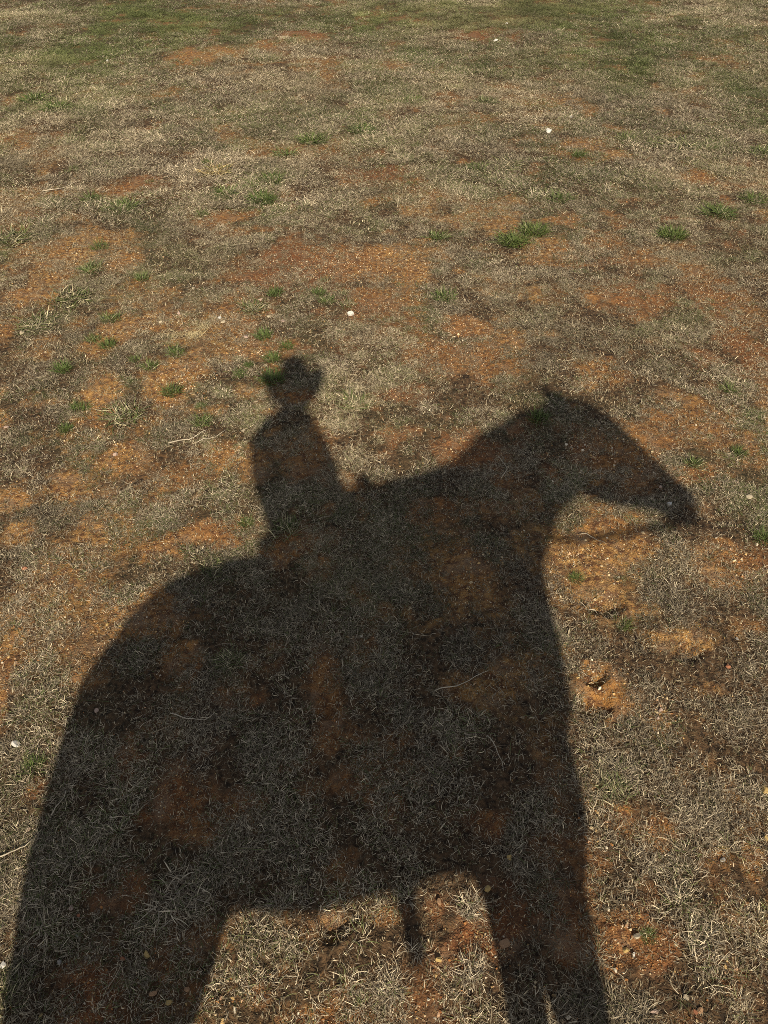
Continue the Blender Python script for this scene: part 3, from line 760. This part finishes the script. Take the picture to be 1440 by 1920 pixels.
horse = empty("horse", (0, PY, 0)); tag(horse, "saddled bay horse whose shadow falls across the pasture", "horse")
V, F = [], []
pair_loft([(-.78,1.32,-.80,1.04,.06),(-.745,1.49,-.77,.95,.16),(-.68,1.615,-.70,.91,.23),(-.58,1.71,-.58,.88,.265),(-.45,1.765,-.46,.87,.28),(-.30,1.785,-.30,.875,.27),
  (-.10,1.74,-.10,.845,.28),(.10,1.92,.10,.86,.28),(.28,2.05,.24,.88,.26),(.42,2.07,.38,.87,.23),(.55,1.96,.54,.95,.22),(.66,1.74,.66,1.08,.19),(.745,1.55,.735,1.22,.11)], V, F)
pair_loft([(.24,2.05,.62,1.12,.17),(.46,2.085,.76,1.32,.15),(.58,2.12,.775,1.50,.125),(.72,2.235,.81,1.64,.105),(.86,2.305,.875,1.75,.095),(.96,2.35,.96,1.85,.085),(1.06,2.375,1.04,1.90,.08),(1.14,2.36,1.1,1.95,.06)], V, F)
pair_loft([(1.03,2.34,1.03,1.93,.07),(1.10,2.41,1.07,1.91,.09),(1.20,2.415,1.12,1.87,.10),(1.30,2.375,1.18,1.85,.10),(1.365,2.27,1.24,1.83,.085),(1.41,2.16,1.28,1.825,.07),(1.445,2.06,1.32,1.81,.06),
  (1.48,1.97,1.355,1.775,.055),(1.51,1.90,1.37,1.745,.05),(1.508,1.84,1.44,1.735,.04)], V, F)
# ears: near ear shows as a spike leaning back
for yy, dx in ((.045, 0), (-.045, .02)):
    limb([(1.155+dx,yy,2.36,.04),(1.125+dx,yy*1.2,2.405,.028),(1.09+dx,yy*1.4,2.44,.017),(1.075+dx,yy*1.4,2.465,.006)], V, F, 10)
# forelegs (y>0 is the side turned to the camera)
def leg(P, yc, V, F): tube([(x, yc * (1 if z > .3 else .95), z, r, r * (.9 if z < .7 else .7)) for x, z, r in P], V, F)
leg([(.55,1.25,.15),(.53,1.05,.145),(.50,.92,.115),(.505,.80,.085),(.51,.70,.066),(.505,.60,.058),(.49,.50,.055),(.48,.43,.04),(.475,.20,.037),(.475,.14,.045),(.49,.08,.045),(.505,.045,.06),(.515,.0,.068)], -.11, V, F)
leg([(.42,1.25,.15),(.40,1.02,.145),(.40,.86,.10),(.40,.76,.068),(.392,.68,.056),(.385,.60,.052),(.375,.50,.053),(.37,.43,.038),(.36,.20,.036),(.36,.14,.044),(.375,.08,.044),(.39,.045,.058),(.40,.0,.066)], .11, V, F)
# hind legs
leg([(-.52,1.28,.24),(-.50,1.08,.23),(-.45,.93,.19),(-.455,.82,.165),(-.455,.70,.12),(-.475,.60,.09),(-.505,.52,.07),(-.505,.44,.05),(-.49,.22,.04),(-.485,.15,.047),(-.46,.08,.047),(-.445,.045,.06),(-.435,.0,.068)], .13, V, F)
leg([(-.56,1.28,.22),(-.57,1.08,.20),(-.57,.93,.18),(-.59,.82,.15),(-.64,.70,.10),(-.70,.60,.07),(-.73,.52,.065),(-.73,.44,.046),(-.72,.22,.04),(-.715,.15,.047),(-.69,.08,.047),(-.675,.045,.06),(-.665,.0,.068)], -.13, V, F)
fused("body", V, F, M_COAT, horse, .016, 5)
for x_, yc in ((.515, -.105), (.40, .105), (-.435, .125), (-.665, -.125)):
    V, F = [], []; tube([(x_ - .012, yc, .085, .052, .05), (x_, yc, .0, .074, .07)], V, F, 16); raw("hoof", V, F, M_HOOF, horse)
V, F = [], []
limb([(-.70,0,1.52,.03),(-.76,0,1.42,.04),(-.785,0,1.24,.045),(-.79,0,1.0,.055),(-.775,0,.8,.06),(-.77,0,.6,.05),(-.77,0,.42,.02)], V, F, 12)
fused("tail", V, F, M_HAIR, horse, .014, 2)
V, F = [], []; r_ = np.random.default_rng(5)
for k in range(60):
    t = k / 59; x0 = .46 + t * .64; z0 = np.interp(x0, [.46, .58, .72, .86, .96, 1.1], [2.0, 2.07, 2.18, 2.26, 2.31, 2.35]) + r_.uniform(-.01, .022)
    limb([(x0, .0, z0, .014), (x0 - .01, -.06, z0 + .01, .012), (x0 - .02 + r_.normal(0, .01), -.12, z0 - .10, .010), (x0 - .01, -.13, z0 - .22, .004)], V, F, 6)
raw("mane", V, F, M_HAIR, horse)
for yy in (.09, -.09):
    V, F = [], []; limb([(1.27, yy * .82, 2.17, .008), (1.27, yy, 2.17, .024), (1.27, yy * 1.12, 2.17, .008)], V, F, 12); raw("eye", V, F, M_BLACK, horse)

bridle = empty("bridle", (0, PY, 0)); tag(bridle, "leather bridle with slack reins on the horse's head", "bridle")
def strap_loop(P0, P1, w_, V, F, r=.010):
    # band round the head through a top and a bottom point
    c = ((P0[0] + P1[0]) / 2, 0, (P0[1] + P1[1]) / 2); vx = ((P0[0] - P1[0]) / 2, (P0[1] - P1[1]) / 2)
    pts = [Vector((c[0] + vx[0] * math.cos(t), w_ * math.sin(t), c[2] + vx[1] * math.cos(t))) for t in [2 * math.pi * j / 24 for j in range(25)]]
    limb([(*p, r) for p in pts], V, F, 8)
V, F = [], []; strap_loop((1.43, 2.0), (1.315, 1.86), .072, V, F, .007); raw("noseband", V, F, M_LEATHER, bridle)
V, F = [], []; strap_loop((1.16, 2.36), (1.08, 1.92), .105, V, F); raw("headpiece", V, F, M_LEATHER, bridle)
for sgn in (1, -1):
    V, F = [], []; limb([(1.37, .06 * sgn, 1.89, .012), (1.385, .065 * sgn, 1.86, .012), (1.39, .06 * sgn, 1.82, .01)], V, F, 8); raw("bit_ring", V, F, M_HOOF, bridle)
# reins: slack curve from bit to the rider's hand
rz = [(1.39,1.765),(1.30,1.755),(1.20,1.745),(1.06,1.735),(.95,1.735),(.80,1.76),(.60,1.82),(.40,1.90),(.20,1.95)]
for sgn in (1, -1):
    V, F = [], []; limb([(x, sgn * (.06 + .06 * math.sin(math.pi * min(k, 6) / 6)), z - sgn * TE * (.06 + .06 * math.sin(math.pi * min(k, 6) / 6)) * (1 if k < 8 else .4) + .008 * sgn, .0085) for k, (x, z) in enumerate(rz)], V, F, 8)
    raw("rein", V, F, M_LEATHER, bridle)

saddle = empty("saddle", (0, PY, 0)); tag(saddle, "western saddle with horn and hanging stirrups on the horse's back", "saddle")
V, F = [], []
pair_loft([(-.24,1.82,-.24,1.60,.16),(-.21,1.85,-.21,1.55,.2),(-.14,1.78,-.16,1.45,.24),(-.04,1.76,-.04,1.4,.26),(.05,1.95,.05,1.4,.26),(.13,2.03,.13,1.42,.24),(.22,2.05,.24,1.5,.18),(.28,2.03,.30,1.6,.12)], V, F)
fused("saddle_seat", V, F, M_LEATHER, saddle, .014, 3)
V, F = [], []; limb([(.19,0,1.92,.035),(.19,0,1.99,.022),(.19,0,2.03,.022),(.19,0,2.04,.040),(.19,0,2.06,.038),(.19,0,2.065,.01)], V, F, 14); raw("saddle_horn", V, F, M_LEATHER, saddle)
for sgn in (1, -1):
    V, F = [], []
    tube([(.06, sgn*.27, 1.62, .08, .015), (.08, sgn*.29, 1.45, .09, .013), (.12, sgn*.30, 1.28, .05, .012), (.135, sgn*.32, 1.16, .03, .012)], V, F, 12)
    raw("fender", V, F, M_LEATHER, saddle)
    V, F = [], []
    limb([(.14, sgn*(.33 + .04*math.sin(t)), 1.08 + .06*math.cos(t), .009) for t in [2*math.pi*j/18 for j in range(19)]], V, F, 8)
    raw("stirrup", V, F, M_LEATHER, saddle)
blanket = empty("saddle_blanket", (0, PY, 0)); tag(blanket, "woven red saddle blanket lying under the western saddle", "blanket")
V, F = [], []
pair_loft([(-.36,1.785,-.36,1.2,.285),(-.30,1.79,-.30,1.18,.292),(-.1,1.775,-.1,1.18,.297),(.1,1.88,.1,1.18,.297),(.28,1.985,.26,1.2,.275),(.33,2.0,.31,1.22,.265)], V, F)
raw("blanket_cloth", V, F, M_CLOTH, blanket)

person = empty("person", (0, PY, 0)); tag(person, "rider in hat and long sleeves holding up a phone, seated on the horse", "person")
V, F = [], []
# trunk: (x,y,z,rx,ry)
tube([(-.07,0,1.70,.14,.19),(-.07,0,1.80,.13,.185),(-.06,0,1.90,.14,.155),(-.07,0,2.0,.160,.16),(-.078,0,2.10,.182,.18),(-.095,0,2.20,.178,.195),(-.108,0,2.28,.160,.18),(-.115,0,2.33,.125,.16),(-.09,0,2.38,.08,.09),(-.075,.0,2.42,.065,.06),(-.07,.0,2.50,.062,.06)], V, F, 20)
# head turned to the camera side
tube([(-.065,.005,2.45,.06,.06),(-.062,.015,2.475,.07,.08),(-.06,.01,2.53,.07,.09),(-.06,0,2.60,.075,.095),(-.06,-.01,2.66,.068,.09),(-.06,-.01,2.70,.04,.05)], V, F, 20)
limb([(-.06,.09,2.565,.012),(-.06,.108,2.55,.015),(-.06,.112,2.538,.012)], V, F, 8)
limb([(-.135,0,2.56,.012),(-.145,-.005,2.575,.02),(-.14,0,2.60,.012)], V, F, 8); limb([(.015,0,2.56,.012),(.025,-.005,2.575,.02),(.02,0,2.60,.012)], V, F, 8)
# left arm raised to the phone, right arm to the reins
limb([(-.11,.15,2.28,.062),(-.12,.20,2.22,.06),(-.13,.26,2.08,.052),(-.13,.30,1.97,.047),(-.10,.36,1.97,.042),(-.05,.42,1.99,.034),(-.03,.435,2.0,.03)], V, F, 14)
limb([(-.08,-.14,2.32,.062),(-.02,-.18,2.29,.06),(.03,-.19,2.23,.054),(.07,-.17,2.15,.05),(.11,-.12,2.08,.044),(.14,-.06,2.03,.036),(.155,-.03,2.0,.032)], V, F, 14)
# thighs and shins
for sgn in (1, -1):
    limb([(-.07,sgn*.10,1.72,.10),(.02,sgn*.19,1.66,.098),(.13,sgn*.27,1.56,.085),(.21,sgn*.30,1.50,.07),(.21,sgn*.305,1.42,.062),(.18,sgn*.305,1.30,.055),(.15,sgn*.305,1.18,.040),(.142,sgn*.305,1.12,.034)], V, F, 14)
body = fused("body", V, F, M_SHIRT, person, .011, 4)
# colour the body by region: skin for head and hands, denim below the waist
body.data.materials.clear()
for m_ in (M_SHIRT, M_SKIN, M_JEAN): body.data.materials.append(m_)
for p in body.data.polygons:
    c = p.center / K
    p.material_index = 1 if (c.z > 2.385 or (c.y > .41 and c.z > 1.9) or (c.x > .12 and c.z > 1.9)) else (2 if c.z < 1.83 else 0)
for sgn in (1, -1):
    V, F = [], []
    limb([(.145,sgn*.305,1.22,.042),(.142,sgn*.305,1.14,.031),(.14,sgn*.305,1.085,.030),(.142,sgn*.325,1.06,.029),(.145,sgn*.37,1.055,.027),(.147,sgn*.40,1.055,.022),(.147,sgn*.415,1.055,.01)], V, F, 12)
    fused("boot", V, F, M_BOOT, person, .01, 2)
    V, F = [], []   # hand: palm and five fingers
    if sgn > 0:
        limb([(-.045,.42,1.99,.026),(-.025,.435,2.005,.032),(-.01,.44,2.02,.026)], V, F, 10)
        for q in range(4):
            z0 = 1.985 + q * .021
            limb([(-.02,.43,z0,.0095),(.0,.415,z0,.009),(.02,.417,z0 + .003,.0085),(.036 - .004*abs(q-1.5),.43,z0 + .004,.0075)], V, F, 8)
        limb([(-.035,.435,1.985,.012),(-.045,.44,2.02,.011),(-.04,.437,2.05,.0085)], V, F, 8)
    else:
        limb([(.13,-.05,1.968,.028),(.165,-.025,1.985,.035),(.185,-.01,1.985,.028)], V, F, 10)
        for q in range(4):
            y0 = -.045 + q * .02
            limb([(.18,y0,2.0,.010),(.212,y0 + .004,1.985,.0095),(.205,y0 + .006,1.955,.009),(.18,y0 + .004,1.95,.0085)], V, F, 8)
        limb([(.15,-.005,1.985,.012),(.18,.02,2.0,.011),(.205,.02,1.995,.009)], V, F, 8)
    fused("hand", V, F, M_SKIN, person, .0045, 2)
hat = empty("cowboy_hat", (0, 0, 0)); hat.parent = person
V, F = [], []
tube([(-.06,-.005,2.60,.080,.098),(-.06,-.005,2.66,.073,.085),(-.06,-.005,2.72,.068,.07),(-.06,-.005,2.752,.055,.058),(-.06,-.005,2.758,.02,.03)], V, F, 22)
raw("hat_crown", V, F, M_HAT, hat)
V, F = [], []; nb = 40
for lay in (0, .006):
    for k, rr in enumerate((.86, 1.05, 1.45, 1.80)):
        for j in range(nb):
            t = 2 * math.pi * j / nb; cx, sy = math.cos(t), math.sin(t)
            V.append((-.065 + .088 * rr * cx, -.005 + .098 * (rr if rr < 1.2 else 1.05 + (rr - 1.05) * .75) * sy, 2.60 + lay + (.12 * max(0, rr - 1.05) ** 1.3 * abs(cx) ** 3) - (max(0, rr - 1) * .05 * abs(sy))))
for lay in (0, 1):
    for k in range(3):
        for j in range(nb):
            b = lay * 4 * nb + k * nb; f = (b + j, b + (j + 1) % nb, b + nb + (j + 1) % nb, b + nb + j); F.append(f if lay else f[::-1])
for j in range(nb):
    a = 3 * nb + j; a2 = 3 * nb + (j + 1) % nb; F.append((a, a2, a2 + 4 * nb, a + 4 * nb))
raw("hat_brim", V, F, M_HAT, hat)
for dx in (-.026, .026):
    V, F = [], []; limb([(-.06+dx,.075,2.585,.006),(-.06+dx,.084,2.585,.011),(-.06+dx,.091,2.585,.005)], V, F, 10); raw("eye", V, F, M_BLACK, person)
V, F = [], []; limb([(-.085,.088,2.505,.005),(-.06,.097,2.503,.007),(-.035,.088,2.505,.005)], V, F, 8); raw("mouth", V, F, M_SKIN, person)

# phone just behind the lens
bm = bmesh.new(); bmesh.ops.create_cube(bm, size=1); bmesh.ops.scale(bm, vec=(.074, .150, .008), verts=bm.verts)
bmesh.ops.bevel(bm, geom=[e for e in bm.edges], offset=.003, segments=2, affect='EDGES')
me = bpy.data.meshes.new("phone"); bm.to_mesh(me); bm.free(); me.materials.append(M_BLACK)
ph = link(bpy.data.objects.new("phone", me)); ph.rotation_euler = cam.rotation_euler
Rm = cam.rotation_euler.to_matrix(); ph.location = Vector(cam.location) + Rm @ Vector((-.026, -.058, .008))
tag(ph, "black phone held upright in the rider's raised hand", "phone")
